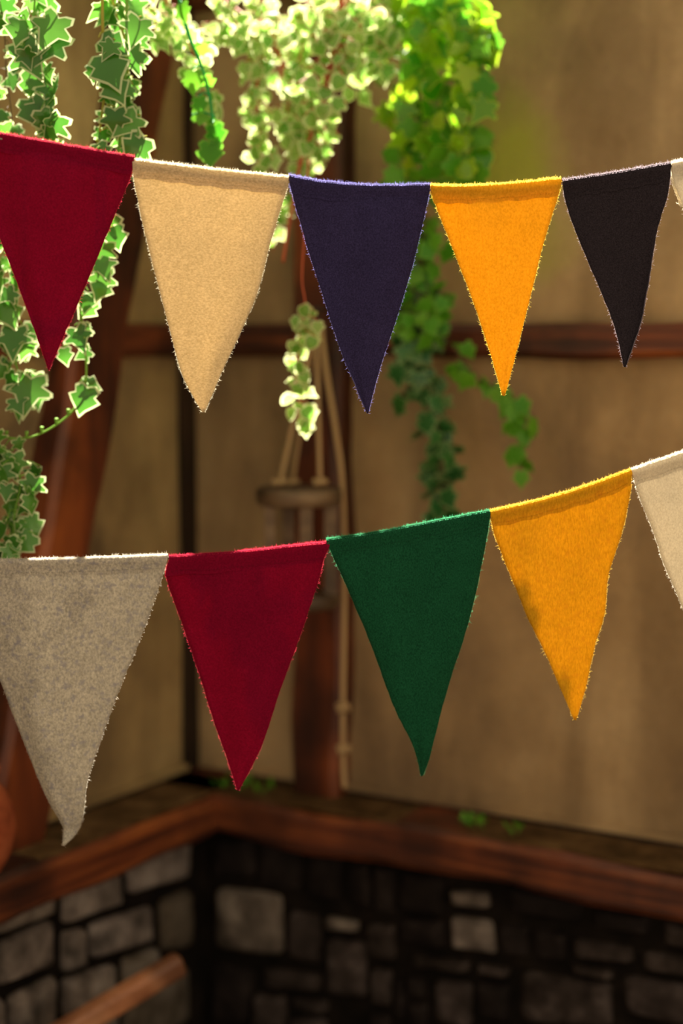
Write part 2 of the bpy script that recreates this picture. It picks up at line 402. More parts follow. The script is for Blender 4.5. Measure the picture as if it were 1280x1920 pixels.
# rafters above the frame that carry the near ivy and run between the walls
def box(name, lo, hi, mat, parent=None):
    x0, y0, z0 = lo; x1, y1, z1 = hi
    return mesh(name, [(x0, y0, z0), (x1, y0, z0), (x1, y1, z0), (x0, y1, z0), (x0, y0, z1), (x1, y0, z1), (x1, y1, z1), (x0, y1, z1)],
                [(3, 2, 1, 0), (4, 5, 6, 7), (0, 1, 5, 4), (1, 2, 6, 5), (2, 3, 7, 6), (3, 0, 4, 7)], mat, parent)
uL = (CO.y-2.78*YS)/math.sin(AL); uR = (CO.y-2.78*YS)/math.sin(AR)
raf = box('trim_1', (W('left', uL, 0, 0).x-0.02, 2.775*YS-.02, EYE+0.98), (W('right', uR, 0, 0).x+0.02, 2.775*YS+.03, EYE+1.05), M['oak_h'])
tag(raf, kind='structure')
for sx, pp in (('trim_2', W('left', uL, -.03, 0)), ('trim_3', W('right', uR, -.03, 0))):
    tag(box(sx, (pp.x-.03, pp.y-.03, TOPZ-.002), (pp.x+.03, pp.y+.03, EYE+0.98), M['oak']), kind='structure')

# ---------------------------------------------------------------- bunting
TINTS = {}
def tint(nm, *a, **k):
    TINTS[nm] = felt(nm+' felt', *a, **k)
tint('crimson', (.15, .0012, .018), (.26, .003, .030), 500, trans=.12, tcol=(.7, .01, .04), sheen=.22, sheen_col=(1, .25, .35))
tint('cream', (.48, .38, .23), (.76, .64, .44), 300, (1, 1, 1.6), trans=.34, tcol=(.95, .76, .45), sheen=.3)
tint('navy', (.018, .014, .045), (.045, .036, .11), 600, trans=.04, sheen=.16, sheen_col=(.5, .5, 1))
tint('yellow', (.70, .34, .012), (.84, .46, .03), 400, (1, 1, .7), trans=.34, tcol=(.98, .58, .012), sheen=.2, sheen_col=(1, .9, .4))
tint('charcoal', (.012, .009, .012), (.034, .027, .034), 600, trans=.0, sheen=.10, sheen_col=(.8, .7, .9))
tint('grey', (.30, .275, .23), (.66, .60, .48), 330, (1, 1, .75), trans=.13, tcol=(.8, .74, .62), sheen=.3, blot=(.28, .265, .28), contrast=(.34, .66))
tint('green', (.004, .042, .018), (.012, .105, .046), 600, (1.3, 1, .7), trans=.05, sheen=.15, sheen_col=(.4, 1, .6))
tint('mustard', (.62, .29, .008), (.86, .47, .02), 330, (1.6, 1, .5), trans=.27, tcol=(.98, .60, .03), sheen=.2, blot=(.66, .30, .015), sheen_col=(1, .9, .4))
tint('pale', (.66, .58, .44), (.82, .74, .58), 420, (1.2, 1, .8), trans=.26, tcol=(.95, .86, .68), sheen=.3)
FZ = {'crimson': (.75, .05, .10), 'cream': (.9, .82, .62), 'navy': (.25, .24, .62), 'yellow': (.95, .72, .12), 'charcoal': (.35, .29, .34),
      'grey': (.85, .78, .66), 'green': (.08, .45, .22), 'mustard': (.9, .6, .10), 'pale': (.92, .86, .72)}
FUZZ = {k_: thin(k_+' rim-lit fibre', v, 0.6, 0.9, 0.05) for k_, v in FZ.items()}  # fibre colours lightened to paint rim light onto the edges
PX = 1/FPX
def rowY(Y, py):
    # the upper row hangs a hand's breadth in front of the lower one
    return 2.47+(Y-2.52)*.42 if py < 600 else Y+.08
def pennant(color, top, left, right, Y0, Y1, label, seed, wave=0.010, fuzz=1.0, curl=0.0, hem=27):
    """top: outer top edge; left/right: side edges down to the shared tip; Y0..Y1 depth from left to right"""
    rnd = random.Random(seed)
    x0, x1 = top[0][0], top[-1][0]
    Y0, Y1 = rowY(Y0, top[0][1]), rowY(Y1, top[-1][1])
    Yx = lambda x: Y0+(Y1-Y0)*(x-x0)/(x1-x0)
    NC, NR = 26, 44
    tp = spline([(x, y+7, 0) for x, y in top], NC+1)
    Lp = spline([(tp[0].x, tp[0].y, 0)]+[(x, y, 0) for x, y in left], NR+1)
    Rp = spline([(tp[-1].x, tp[-1].y, 0)]+[(x, y, 0) for x, y in right], NR+1)
    f1, f2, f3 = rnd.uniform(0, 6), rnd.uniform(0, 6), rnd.uniform(.8, 1.3)
    root = empty('bunting_pennant', at((x0+x1)/2, top[len(top)//2][1]+7, (Y0+Y1)/2)); tag(root, label, 'bunting flag', 'pennants of the upper bunting row' if top[0][1] < 600 else 'pennants of the lower bunting row')
    grid = []; 
    for j in range(NR+1):
        t = j/NR; row = []
        for i in range(NC+1):
            s = i/NC
            base = Lp[j].lerp(Rp[j], s)
            chord = Lp[0].lerp(Rp[0], s)
            p = base+(tp[i]-chord)*(1-t)**2
            if i in (0, NC): p.x += rnd.uniform(-.5, .5)
            dep = wave*smoothstep((t-.08)*3)*(math.sin(s*5.2*f3+f1)*(1-.4*t)+0.5*math.sin(s*9+t*3+f2))*(1-t)**.6
            dep += 0.02*smoothstep(t-.06)*math.sin(f2)*(t)
            if curl: dep += curl*smoothstep((t-.8)/.2)
            row.append(at(p.x, p.y, Yx(p.x)+dep))
        grid.append(row)
    # cloth: closed sheet 1.3 mm thick
    th = 0.00065; F = []; vs = []
    for sgn in (-1, 1):
        for j in range(NR+1):
            for i in range(NC+1):
                a = grid[j][min(i+1, NC)]-grid[j][max(i-1, 0)]; b = grid[min(j+1, NR)][i]-grid[max(j-1, 0)][i]
                n = a.cross(b)
                n = n.normalized() if n.length > 1e-9 else Vector((0, 1, 0))
                if n.y < 0: n = -n
                vs.append(grid[j][i]+n*th*sgn)
    q = lambda l, i, j: l*(NR+1)*(NC+1)+j*(NC+1)+i
    fm = []
    for l in (0, 1):
        for j in range(NR):
            for i in range(NC):
                f = (q(l, i, j), q(l, i, j+1), q(l, i+1, j+1), q(l, i+1, j)); F.append(f if l == 0 else f[::-1]); fm.append(0)
    for j in range(NR):
        F.append((q(0, 0, j), q(1, 0, j), q(1, 0, j+1), q(0, 0, j+1))); F.append((q(0, NC, j), q(0, NC, j+1), q(1, NC, j+1), q(1, NC, j))); fm += [1, 1]
    for i in range(NC):
        F.append((q(0, i, 0), q(0, i+1, 0), q(1, i+1, 0), q(1, i, 0))); fm.append(0)
        F.append((q(0, i, NR), q(1, i, NR), q(1, i+1, NR), q(0, i+1, NR))); fm.append(1)
    cl = mesh('cloth', local(root, vs), F, [TINTS[color], FUZZ[color]], root, True, fm)  # cut edges take the lightened fibre colour as painted rim light
    # hem: folded over the string, front flap, back flap
    mm = 0.001; hp = hem*Y0*YS*PX
    prof = [(hp, -1.3*mm), (hp*.75, -1.5*mm), (hp*.5, -2.2*mm), (hp*.28, -3.6*mm), (0.4*mm, -4.7*mm), (-2.6*mm, -4.0*mm), (-4.4*mm, -2.0*mm), (-4.9*mm, .2*mm),
            (-4.2*mm, 2.4*mm), (-1.8*mm, 4.2*mm), (hp*.15, 3.6*mm), (hp*.26, 2.0*mm)]
    HV = []; K = len(prof)
    for i in range(NC+1):
        p = at(tp[i].x, tp[i].y, Yx(tp[i].x))
        tdir = (at(tp[min(i+1, NC)].x, tp[min(i+1, NC)].y, Yx(tp[min(i+1, NC)].x))-at(tp[max(i-1, 0)].x, tp[max(i-1, 0)].y, Yx(tp[max(i-1, 0)].x))).normalized()
        dn = Vector((-tdir.x*-tdir.z, 0, -1)); dn = Vector((tdir.z, 0, -tdir.x)).normalized()
        jt = 1+0.05*math.sin(i*1.3+f1)
        for a_, b_2 in prof:
            # ends follow the side edges
            sh = 0.0
            if a_ > 0.002:
                frac = a_/hp
                e = (1-frac) if False else 0
            v = p+dn*a_*jt+Vector((0, b_2, 0))
            if a_ > 0:
                tt = min(1, a_/hp)
                lx = at(Lp[2].x, Lp[2].y, Yx(Lp[2].x)); rx = at(Rp[2].x, Rp[2].y, Yx(Rp[2].x))
                cl_ = (at(tp[0].x, tp[0].y, Yx(tp[0].x))); cr_ = (at(tp[-1].x, tp[-1].y, Yx(tp[-1].x)))
                s = i/NC; slopeL = (lx.x-cl_.x)/max(1e-4, (cl_.z-lx.z)); slopeR = (rx.x-cr_.x)/max(1e-4, (cr_.z-rx.z))
                nat = dn.x/(-dn.z)
                v.x += a_*((slopeL-nat)*max(0, 1-s*6)+(slopeR-nat)*max(0, 1-(1-s)*6))
            HV.append(v)
    HF = []
    for i in range(NC):
        for k_ in range(K-1): HF.append((i*K+k_, i*K+k_+1, (i+1)*K+k_+1, (i+1)*K+k_))
    hm = mesh('hem', local(root, HV), HF, TINTS[color], root, True)
    # running stitch along the hem
    SB = MB()
    for i in range(1, NC*2-1):
        a_ = HV[(i//2)*K+1]+Vector((0, -.0009, 0)); b2_ = HV[(i//2+1)*K+1]+Vector((0, -.0009, 0))
        s0 = (i % 2)*.5; SB.tube([a_.lerp(b2_, s0+.08), a_.lerp(b2_, s0+.36)], .00028, 4)
    SB.v = local(root, SB.v); so = SB.build('stitching', TINTS[color], root); so['kind'] = 'stuff'
    # loose fibres on the cut edges and the nap of the hem
    FV = []; FF = []
    def fibre(p, d, ln, wd):
        side = Vector((-d.z, 0, d.x)); side = side.normalized() if side.length > 1e-4 else Vector((1, 0, 0))
        d2 = (d+Vector((rnd.uniform(-.9, .9), rnd.uniform(-.6, .6), rnd.uniform(-.9, .9)))).normalized()
        m_ = p+d*ln*.5; e_ = m_+d2*ln*.5; b0 = len(FV)
        FV.extend([p-side*wd, p+side*wd, m_+side*wd*.8, m_-side*wd*.8, e_]); FF.extend([(b0, b0+1, b0+2, b0+3), (b0+3, b0+2, b0+4)])
    cen = grid[NR//3][NC//2]
    for edge, sg in ((0, -1), (NC, 1)):
        for j in range(NR):
            for _ in range(int(15*fuzz)):
                p = grid[j][edge].lerp(grid[j+1][edge], rnd.random())+Vector((0, rnd.uniform(-.0006, .0006), 0))
                d = Vector((sg*1.0, rnd.uniform(-.5, .5), rnd.uniform(-1.1, .7))).normalized()
                fibre(p, d, min(.006, rnd.expovariate(1/.0010)+.0004), rnd.uniform(.00007, .00016))
    for i in range(NC):
        for _ in range(int(60*fuzz)):
            kk = rnd.choice((5, 6, 6, 7, 7, 8)); p = HV[i*K+kk].lerp(HV[(i+1)*K+kk], rnd.random())
            d = Vector((rnd.uniform(-.8, .8), (kk-7)*.5, 1)).normalized()
            fibre(p, d, min(.005, rnd.expovariate(1/.0012)+.0005), rnd.uniform(.00007, .00016))
    fo = mesh('loose_fibres', local(root, FV), FF, FUZZ[color], root); fo['kind'] = 'stuff'
    return root

pennant('crimson', [(-78,236),(0,249),(120,270),(252,293)], [(-72,262),(-40,345),(0,447),(50,578),(91,694)], [(244,333),(205,428),(150,560),(120,628),(91,695)], 2.52, 2.54,
        'crimson red felt pennant at the left edge of the upper bunting row', 1)
pennant('cream', [(249,298),(390,315),(541,331)], [(251,335),(268,420),(290,510),(324,640),(344,708),(379,773)], [(534,366),(505,460),(478,560),(418,692),(383,773)], 2.54, 2.56,
        'cream felt pennant glowing in the sun, between crimson and navy in the upper row', 2, fuzz=1.3)
pennant('navy', [(541,328),(610,340),(700,346),(806,345)], [(550,372),(575,460),(610,570),(640,660),(688,775)], [(801,378),(775,490),(745,590),(709,700),(690,775)], 2.565, 2.60,
        'navy blue felt pennant in the middle of the upper bunting row', 3)
pennant('yellow', [(806,346),(870,347),(950,343),(1052,333)], [(813,376),(850,470),(885,560),(915,650),(942,742)], [(1045,370),(1020,450),(1000,530),(975,630),(946,742)], 2.61, 2.65,
        'bright orange yellow felt pennant in the upper row, lit through by the sun', 4)
pennant('charcoal', [(1054,337),(1150,323),(1257,304)], [(1062,385),(1085,450),(1115,520),(1140,580),(1155,625),(1169,688)], [(1252,362),(1232,430),(1222,490),(1212,550),(1200,610),(1173,688)], 2.655, 2.70,
        'black charcoal felt pennant near the right end of the upper row', 5, wave=.014)
pp_ = pennant('pale', [(1258,304),(1340,288),(1480,255)], [(1262,340),(1280,388),(1330,520),(1385,690)], [(1470,300),(1440,420),(1410,560),(1387,690)], 2.705, 2.76,
        'pale pennant cut off by the right edge at the end of the upper row', 6, fuzz=1.5)
b = MB(); fr = random.Random(9)
fp = spline([at(1259,333,rowY(2.705,0)-.004), at(1264,352,rowY(2.705,0)-.005), at(1271,370,rowY(2.705,0)-.005), at(1277,388,rowY(2.705,0)-.006)], 22)
for o_ in (0, 2.1, 4.2): b.tube([p+Vector((.0012*math.cos(i*.9+o_), .0012*math.sin(i*.9+o_), 0)) for i, p in enumerate(fp)], .0009, 5)
for i in range(3): b.tube([fp[18+i], fp[18+i]+Vector((-.004+.002*i, 0, -.001)), fp[18+i]+Vector((-.005+.003*i, 0, .001))], .0006, 4)
b.v = local(pp_, b.v); b.build('frayed_edge', FUZZ['pale'], pp_)
pennant('grey', [(-86,1050),(0,1048),(160,1044),(315,1038)], [(-78,1085),(0,1275),(25,1340),(60,1430),(90,1500),(116,1545),(119,1565),(117,1586)],
        [(304,1082),(270,1180),(235,1265),(195,1370),(165,1460),(157,1520),(150,1550),(137,1570),(119,1586)], 2.50, 2.52,
        'mottled light grey felt pennant with a curled tip at the left of the lower row', 7, curl=-.02)
pennant('crimson', [(317,1041),(450,1032),(560,1020),(618,1015)], [(312,1085),(345,1180),(375,1270),(400,1350),(425,1420),(445,1482)], [(606,1052),(598,1085),(570,1170),(545,1240),(520,1310),(490,1400),(448,1482)], 2.52, 2.51,
        'crimson red felt pennant between light grey and dark green in the lower row', 8, hem=32)
pennant('green', [(612,1009),(700,997),(810,976),(919,955)], [(625,1045),(665,1135),(700,1220),(725,1290),(745,1340),(775,1400),(789,1455)], [(912,1010),(890,1120),(868,1200),(845,1270),(825,1340),(805,1420),(792,1455)], 2.51, 2.50,
        'dark green felt pennant in the middle of the lower bunting row', 9)
pennant('mustard', [(919,956),(1000,938),(1090,912),(1184,878)], [(926,1000),(945,1050),(970,1110),(990,1160),(1020,1220),(1050,1290),(1076,1350)], [(1180,930),(1165,1000),(1140,1080),(1133,1150),(1115,1210),(1100,1280),(1080,1350)], 2.50, 2.485,
        'mustard yellow felt pennant on the right side of the lower row', 10)
pennant('pale', [(1184,878),(1280,845),(1400,800),(1480,768)], [(1196,925),(1225,1000),(1245,1060),(1265,1105),(1300,1190),(1345,1300)], [(1470,812),(1440,930),(1400,1090),(1348,1300)], 2.485, 2.46,
        'off white felt pennant cut off by the right edge in the lower row', 11)

def bunting_string(pts, label, endL, endR):
    P = [at(x, y+7, rowY(Y, y)) for x, y, Y in pts]; P = [endL]+P+[endR]
    b = MB(); b.tube(spline(P, 160), .0014, 6); o = b.build('bunting_string', M['string'])
    tag(o, label, 'string', 'bunting strings')
uL = (CO.y-2.5*YS)/math.sin(AL); uR = (CO.y-2.7*YS)/math.sin(AR)
bunting_string([(-78,236,2.52),(0,249,2.522),(120,270,2.53),(252,293,2.54),(390,315,2.55),(541,330,2.56),(670,344,2.58),(806,345,2.605),(930,344,2.63),(1053,335,2.65),(1150,323,2.67),(1257,304,2.70),(1340,288,2.72),(1480,255,2.76)],
               'thin string running through the hems of the upper row of pennants', W('left', uL, 0.0, EYE+.38), W('right', uR, 0.0, EYE+.57))
bunting_string([(-86,1050,2.50),(0,1048,2.505),(160,1044,2.51),(316,1039,2.52),(450,1032,2.515),(615,1013,2.51),(760,988,2.505),(919,955,2.50),(1050,925,2.49),(1184,878,2.485),(1280,845,2.48),(1400,800,2.47),(1480,768,2.46)],
               'thin string running through the hems of the lower row of pennants', W('left', uL, 0.0, EYE-.22), W('right', (CO.y-2.4*YS)/math.sin(AR), 0.0, EYE+.5))

# ---------------------------------------------------------------- ivy
LG = {'near': thin('variegated green leaf', (.05, .20, .02), .42, .28, .5, col2=(.12, .34, .04), coat=.3),
      'rim': thin('cream leaf margin', (.64, .72, .40), .45, .35, .4),
      'small': thin('pale small leaf', (.18, .46, .05), .55, .3, .5, col2=(.42, .62, .16), coat=.5),
      'smallrim': thin('cream small leaf margin', (.78, .84, .46), .55, .35, .4),
      'bright': thin('glossy bright leaf', (.07, .42, .008), .66, .20, .7, col2=(.58, .80, .03), coat=.8),
      'brightrim': thin('yellow green margin', (.50, .72, .06), .55, .3, .5),
      'deep': thin('deep green leaf', (.012, .10, .024), .30, .28, .5, col2=(.04, .17, .03)),
      'deeprim': thin('grey green margin', (.20, .36, .14), .4, .4, .4),
      'lime': thin('lime leaf', (.06, .32, .015), .5, .3, .4, col2=(.18, .48, .03)),
      'limerim': thin('lime margin', (.20, .50, .05), .5, .35, .4)}
STEM = {'yellow': thin('yellow green stem', (.42, .40, .06), .15, .5), 'red': thin('red brown stem', (.50, .11, .05), .1, .5),
        'green': thin('green stem', (.20, .42, .05), .15, .45), 'dark': thin('brown stem', (.10, .06, .03), 0, .7),
        'emerald': thin('emerald green stem', (.02, .40, .10), .25, .35)}
def leaf_mesh(name, outline, mats, rimw=0.80, cup=.10, fold=.12):
    """half outline (x>=0) from base to tip -> lobed leaf with green blade and pale margin, unit length"""
    pts = outline+[(-x, y) for x, y in reversed(outline[1:-1])]
    cy = 0.42; n = len(pts); vs = [(0, cy, 0.02)]
    inner = [(x*rimw, cy+(y-cy)*rimw) for x, y in pts]
    def hz(x, y): return fold*abs(x)-cup*((y-.4)**2+x*x)*1.6
    for x, y in inner: vs.append((x, y, hz(x, y)))
    for x, y in pts: vs.append((x, y, hz(x, y)))
    fs = []; fm = []
    for i in range(n):
        j = (i+1) % n
        fs.append((0, 1+i, 1+j)); fm.append(0); fs.append((1+i, 1+n+i, 1+n+j, 1+j)); fm.append(1)
    me = bpy.data.meshes.new(name); me.from_pydata(vs, [], fs)
    for m in mats: me.materials.append(m)
    me.polygons.foreach_set('material_index', fm); me.polygons.foreach_set('use_smooth', [True]*len(fs)); me.update()
    return me
IVY = [(0, .10), (.13, .0), (.33, -.05), (.39, .12), (.29, .26), (.54, .38), (.56, .48), (.28, .54), (.16, .76), (0, 1.08)]
IVY2 = [(0, .05), (.22, -.04), (.38, .10), (.30, .28), (.48, .40), (.34, .56), (.16, .74), (0, .98)]
ROUND = [(0, .03), (.24, .0), (.40, .16), (.44, .36), (.36, .56), (.20, .78), (0, .92)]
LM = {'near': [leaf_mesh('ivy_leaf', IVY, [LG['near'], LG['rim']], .87, .14, .16), leaf_mesh('ivy_leaf', IVY2, [LG['near'], LG['rim']], .86, .35, .05), leaf_mesh('ivy_leaf', IVY, [LG['near'], LG['rim']], .86, -.3, .35)],
      'small': [leaf_mesh('small_leaf', ROUND, [LG['small'], LG['smallrim']], .80, .35, .1), leaf_mesh('small_leaf', IVY2, [LG['small'], LG['smallrim']], .78, .4, .2)],
      'bright': [leaf_mesh('bright_leaf', IVY2, [LG['bright'], LG['brightrim']], .88, .2, .1), leaf_mesh('bright_leaf', ROUND, [LG['bright'], LG['brightrim']], .9, .3, .1), leaf_mesh('bright_leaf', IVY, [LG['bright'], LG['brightrim']], .88, .2, .2), leaf_mesh('bright_leaf', IVY2, [LG['lime'], LG['limerim']], .9, .3, .2)],
      'deep': [leaf_mesh('deep_leaf', IVY, [LG['deep'], LG['deeprim']], .82, .2, .1), leaf_mesh('deep_leaf', IVY2, [LG['deep'], LG['deeprim']], .84, .2, .1)],
      'lime': [leaf_mesh('lime_leaf', IVY2, [LG['lime'], LG['limerim']], .84, .2, .1)]}
WALLSAFE = 0.03
def clampwall(p, m=WALLSAFE):
    for s in ('right', 'left'):
        n = NRM[s].dot(p-CO); lim = 0.09+m if abs(p.z-EYE) < .06 or p.z > EYE+.6 or s == 'right' else .05+m
        if n < lim: p = p+NRM[s]*(lim-n)
    return p
NEARV = []
def vine(label, path, kind, n, spread, size, seed, stem='green', rad=.0016, group=None, extra=(), t0=0.0, t1=1.0, nubs=(), depth=None, petiole=True, down=0.7):
    """path: (px,py,Y); extra: hand-placed leaves (px,py,Y,size,roll degrees)"""
    rnd = random.Random(seed); P = [at(*p) for p in path]; S = spline(P, max(24, len(P)*9))
    S = [clampwall(p, .0) for p in S]
    hang = abs(path[0][2]-YN) < .09
    group = {'near': 'cream-edged ivy strands at the left', 'small': 'small-leaved pale ivy strands', 'bright': 'bright green ivy strands', 'deep': 'dark green ivy strands', 'lime': 'green ivy strands'}[kind]
    root = empty('ivy_vine', S[0]); tag(root, label, 'ivy', group)
    b = MB(); b.tube(S, [rad*(1.15-.5*i/len(S)) for i in range(len(S))], 6)
    if hang:                          # bare upper end of the stem, tied over the rafter above the frame
        tp_ = Vector((S[0].x, 2.775*YS+.035, EYE+1.03)); b.tube(spline([tp_+Vector((0, -.03, .025)), tp_, tp_.lerp(S[0], .5)+Vector((.004, 0, 0)), S[0]], 14), rad*1.15, 6)
    for (px, py) in nubs:
        q_ = min(S, key=lambda v: (v-at(px, py, path[-1][2])).length); b.tube([q_, q_+Vector((.001, -.002, .006)), q_+Vector((.0015, -.003, .009))], [rad*.8, rad*1.2, rad*1.4], 6)
    def put(pos, size_, rot, mi):
        me = LM[kind][mi % len(LM[kind])]
        o = bpy.data.objects.new('leaf', me); C.objects.link(o); o.parent = root
        o.location = pos-root.location; o.rotation_euler = rot; o.scale = (size_,)*3
    dz = depth if depth is not None else spread
    for i in range(n):
        t = t0+(t1-t0)*(i+rnd.random())/n; k_ = min(int(t*(len(S)-1)), len(S)-2); p = S[k_].lerp(S[k_+1], t*(len(S)-1)-k_)
        ang = rnd.uniform(0, 2*math.pi); r = spread*math.sqrt(rnd.random())
        pos = p+Vector((math.cos(ang)*r, rnd.uniform(-1, 1)*dz, math.sin(ang)*r*.6)); pos = clampwall(pos)
        s_ = rnd.uniform(*size)
        # leaf lies in its local xy plane, tip +y. stand it up facing the room, tip mostly downwards
        out = math.atan2(pos.x-p.x, .03)*down
        roll = math.pi+out*-1+rnd.uniform(-.9, .9)
        rot = (Matrix.Rotation(rnd.uniform(-.9, .9), 4, 'Z') @ Matrix.Rotation(math.pi/2+rnd.uniform(-.55, 1.0), 4, 'X') @ Matrix.Rotation(roll, 4, 'Z')).to_euler()
        put(pos, s_, rot, rnd.randrange(12))
        if petiole and (pos-p).length > .004:
            mid = p.lerp(pos, .5)+Vector((0, 0, .25*(pos-p).length)); b.tube([p, mid, pos], rad*.45, 4, cap=False)
    for (px, py, Y, s_, roll) in extra:
        pos = at(px, py, Y); near = min(S, key=lambda q: (q-pos).length)
        rot = (Matrix.Rotation(rnd.uniform(-.3, .3), 4, 'Z') @ Matrix.Rotation(math.pi/2+rnd.uniform(-.4, .2), 4, 'X') @ Matrix.Rotation(math.radians(180+roll), 4, 'Z')).to_euler()
        put(pos, s_, rot, rnd.choice((0, 0, 1)))
        b.tube([near, near.lerp(pos, .5)+Vector((0, 0, .004)), pos], rad*.5, 5, cap=False)
    b.v = local(root, b.v); b.build('stem', STEM[stem], root)
    return root

YN = 2.78
# near, left: large cream-edged leaves
vine('large cream-edged ivy strand in the top left corner, above the crimson pennant', [(70,-50,YN),(62,40,YN),(60,90,YN),(92,160,YN),(100,230,YN),(102,300,YN)], 'near', 22, .028, (.030,.048), 21, 'green', .0015,
     extra=[(30,20,YN-.02,.055,10),(115,25,YN-.03,.060,-30),(120,60,YN-.02,.062,-40),(35,75,YN-.03,.060,30),(60,130,YN,.05,0),(50,180,YN-.02,.050,20),(85,180,YN-.02,.046,-15)])
vine('thin cream-edged ivy strand touching the left edge at the top', [(-10,-50,YN+.05),(8,60,YN+.05),(12,140,YN+.05),(22,220,YN+.05),(20,290,YN+.05)], 'near', 14, .024, (.026,.040), 22, 'dark', .0010)
vine('cream-edged ivy strand on a yellow stem hanging second from the left', [(192,-50,YN-.02),(192,40,YN-.02),(195,90,YN),(196,170,YN),(186,250,YN),(180,300,YN)], 'near', 16, .020, (.026,.040), 23, 'yellow', .0022,
     extra=[(190,95,YN-.03,.066,25),(185,70,YN-.02,.05,60),(200,140,YN-.03,.05,30),(215,200,YN-.02,.044,0)], t0=.3)
vine('cream-edged ivy strand on yellow stems ending at the joint of crimson and cream pennants', [(205,-50,YN+.03),(215,20,YN+.03),(235,80,YN+.03),(240,150,YN+.03),(236,220,YN+.03),(248,290,YN+.03)], 'near', 28, .030, (.026,.042), 24, 'yellow', .0022,
     extra=[(270,90,YN,.055,-60),(265,30,YN,.05,-20),(262,215,YN-.01,.048,-50),(275,255,YN-.02,.055,-35)])
vine('cream-edged ivy strand with a long bare stem curving left below the crimson pennant', [(238,-50,YN),(236,110,YN),(226,250,YN),(205,380,YN),(182,450,YN),(160,520,YN),(150,585,YN),(160,660,YN),(160,715,YN),(140,765,YN),(100,800,YN),(55,820,YN),(10,820,YN),(-40,808,YN)], 'near', 0, .02, (.03, .04), 25, 'green', .0019, nubs=[(128,778),(105,795),(80,812),(48,818),(14,816),(163,600),(165,640)],
     extra=[(215,395,YN,.050,-50),(210,420,YN,.042,10),(200,450,YN,.040,-20),(195,500,YN,.046,-10),(200,520,YN,.040,-25),(165,545,YN,.036,-10),(175,560,YN,.040,-40),(140,610,YN,.042,20),
            (172,615,YN,.030,-70),(170,655,YN,.028,-60),(165,722,YN-.01,.050,-20),(150,715,YN,.034,70),(118,650,YN,.030,10),(185,480,YN,.04,20)])
vine('cream-edged ivy strand at the left edge beside the tip of the crimson pennant', [(-30,330,YN+.03),(10,430,YN+.03),(25,520,YN+.03),(20,600,YN+.03),(30,680,YN+.03),(45,740,YN+.03)], 'near', 34, .034, (.028,.044), 26, 'green', .0016,
     extra=[(60,700,YN,.064,-10),(28,610,YN,.052,0),(8,560,YN,.05,20),(55,620,YN+.01,.044,-30)])
vine('cream-edged ivy strand at the left edge just above the grey pennant', [(-40,808,YN-.02),(15,850,YN-.02),(38,900,YN-.02),(28,960,YN-.02),(25,1010,YN-.02),(30,1060,YN-.02)], 'near', 34, .030, (.022,.038), 27, 'green', .0016,
     extra=[(25,845,YN-.03,.044,0),(68,890,YN-.03,.040,-20),(50,965,YN-.03,.044,20),(65,1000,YN-.03,.044,-50)])
# middle: small pale leaves, red stems, over the wall top
YB = 3.18
grpB = None
vine('small-leaved pale ivy running level along the top of the picture', [(235,20,YB-.2),(330,55,YB-.1),(430,60,YB),(520,40,YB),(620,50,YB),(700,30,YB)], 'small', 110, .044, (.022,.036), 31, 'red', .0016, depth=.03)
vine('small-leaved pale ivy strand hanging left of the emerald green stem', [(300,-50,YB-.15),(322,40,YB-.15),(355,85,YB-.15),(375,140,YB-.15),(385,200,YB-.15)], 'small', 42, .026, (.022,.036), 32, 'red', .0016)
vine('small-leaved pale ivy strand with a straight red stem above the cream pennant', [(400,-50,YB),(440,40,YB),(478,100,YB),(482,180,YB),(485,260,YB),(480,330,YB)], 'small', 66, .026, (.022,.034), 33, 'red', .0026)
vine('small-leaved pale ivy strand slanting over an orange stem', [(470,-50,YB+.1),(500,30,YB+.1),(530,120,YB+.1),(570,175,YB+.1),(590,215,YB+.1)], 'small', 55, .034, (.022,.034), 34, 'red', .0028)
vine('small-leaved pale ivy strand with a thick red stem above the navy pennant', [(640,-50,YB),(636,50,YB),(612,150,YB),(592,230,YB),(565,300,YB),(545,400,YB),(530,492,YB)], 'small', 95, .048, (.022,.036), 35, 'red', .0036, t1=.56)
vine('small-leaved pale ivy strand ending above the navy pennant', [(600,-50,YB+.05),(575,60,YB+.05),(545,170,YB+.05),(545,240,YB+.05),(590,310,YB+.05)], 'small', 62, .034, (.022,.036), 36, 'red', .0016)
vine('sunlit cluster of small pale ivy next to the bright green vines', [(690,-60,YB+.1),(700,0,YB+.1),(690,60,YB+.1),(665,130,YB+.1)], 'small', 110, .062, (.026,.042), 37, 'red', .0016, depth=.025)
vine('short pale ivy strand between cream and navy pennants', [(560,300,YB+.02),(545,370,YB+.02),(520,400,YB+.02),(512,470,YB+.02)], 'small', 14, .009, (.020,.028), 38, 'red', .0014)
vine('pale bead-like ivy strand hanging alone below the gap of cream and navy pennants', [(578,300,YB-.12),(572,420,YB-.12),(566,520,YB-.12),(572,580,YB-.12),(558,650,YB-.12),(566,720,YB-.12),(558,790,YB-.12)], 'small', 34, .017, (.022,.032), 39, 'red', .0014, t0=.48,
     extra=[(595,600,YB-.15,.026,0),(590,630,YB-.15,.028,-30)])
vine('emerald green stem with a bright green leaf above the cream pennant', [(325,-50,2.95),(352,60,2.95),(372,110,2.95),(388,160,2.95),(398,225,2.95),(396,320,2.95)], 'lime', 5, .014, (.022,.034), 40, 'emerald', .0028,
     extra=[(362,130,2.94,.040,0),(400,230,2.94,.040,10),(393,262,2.94,.046,0),(360,215,2.94,.03,80),(372,180,2.94,.03,10)])
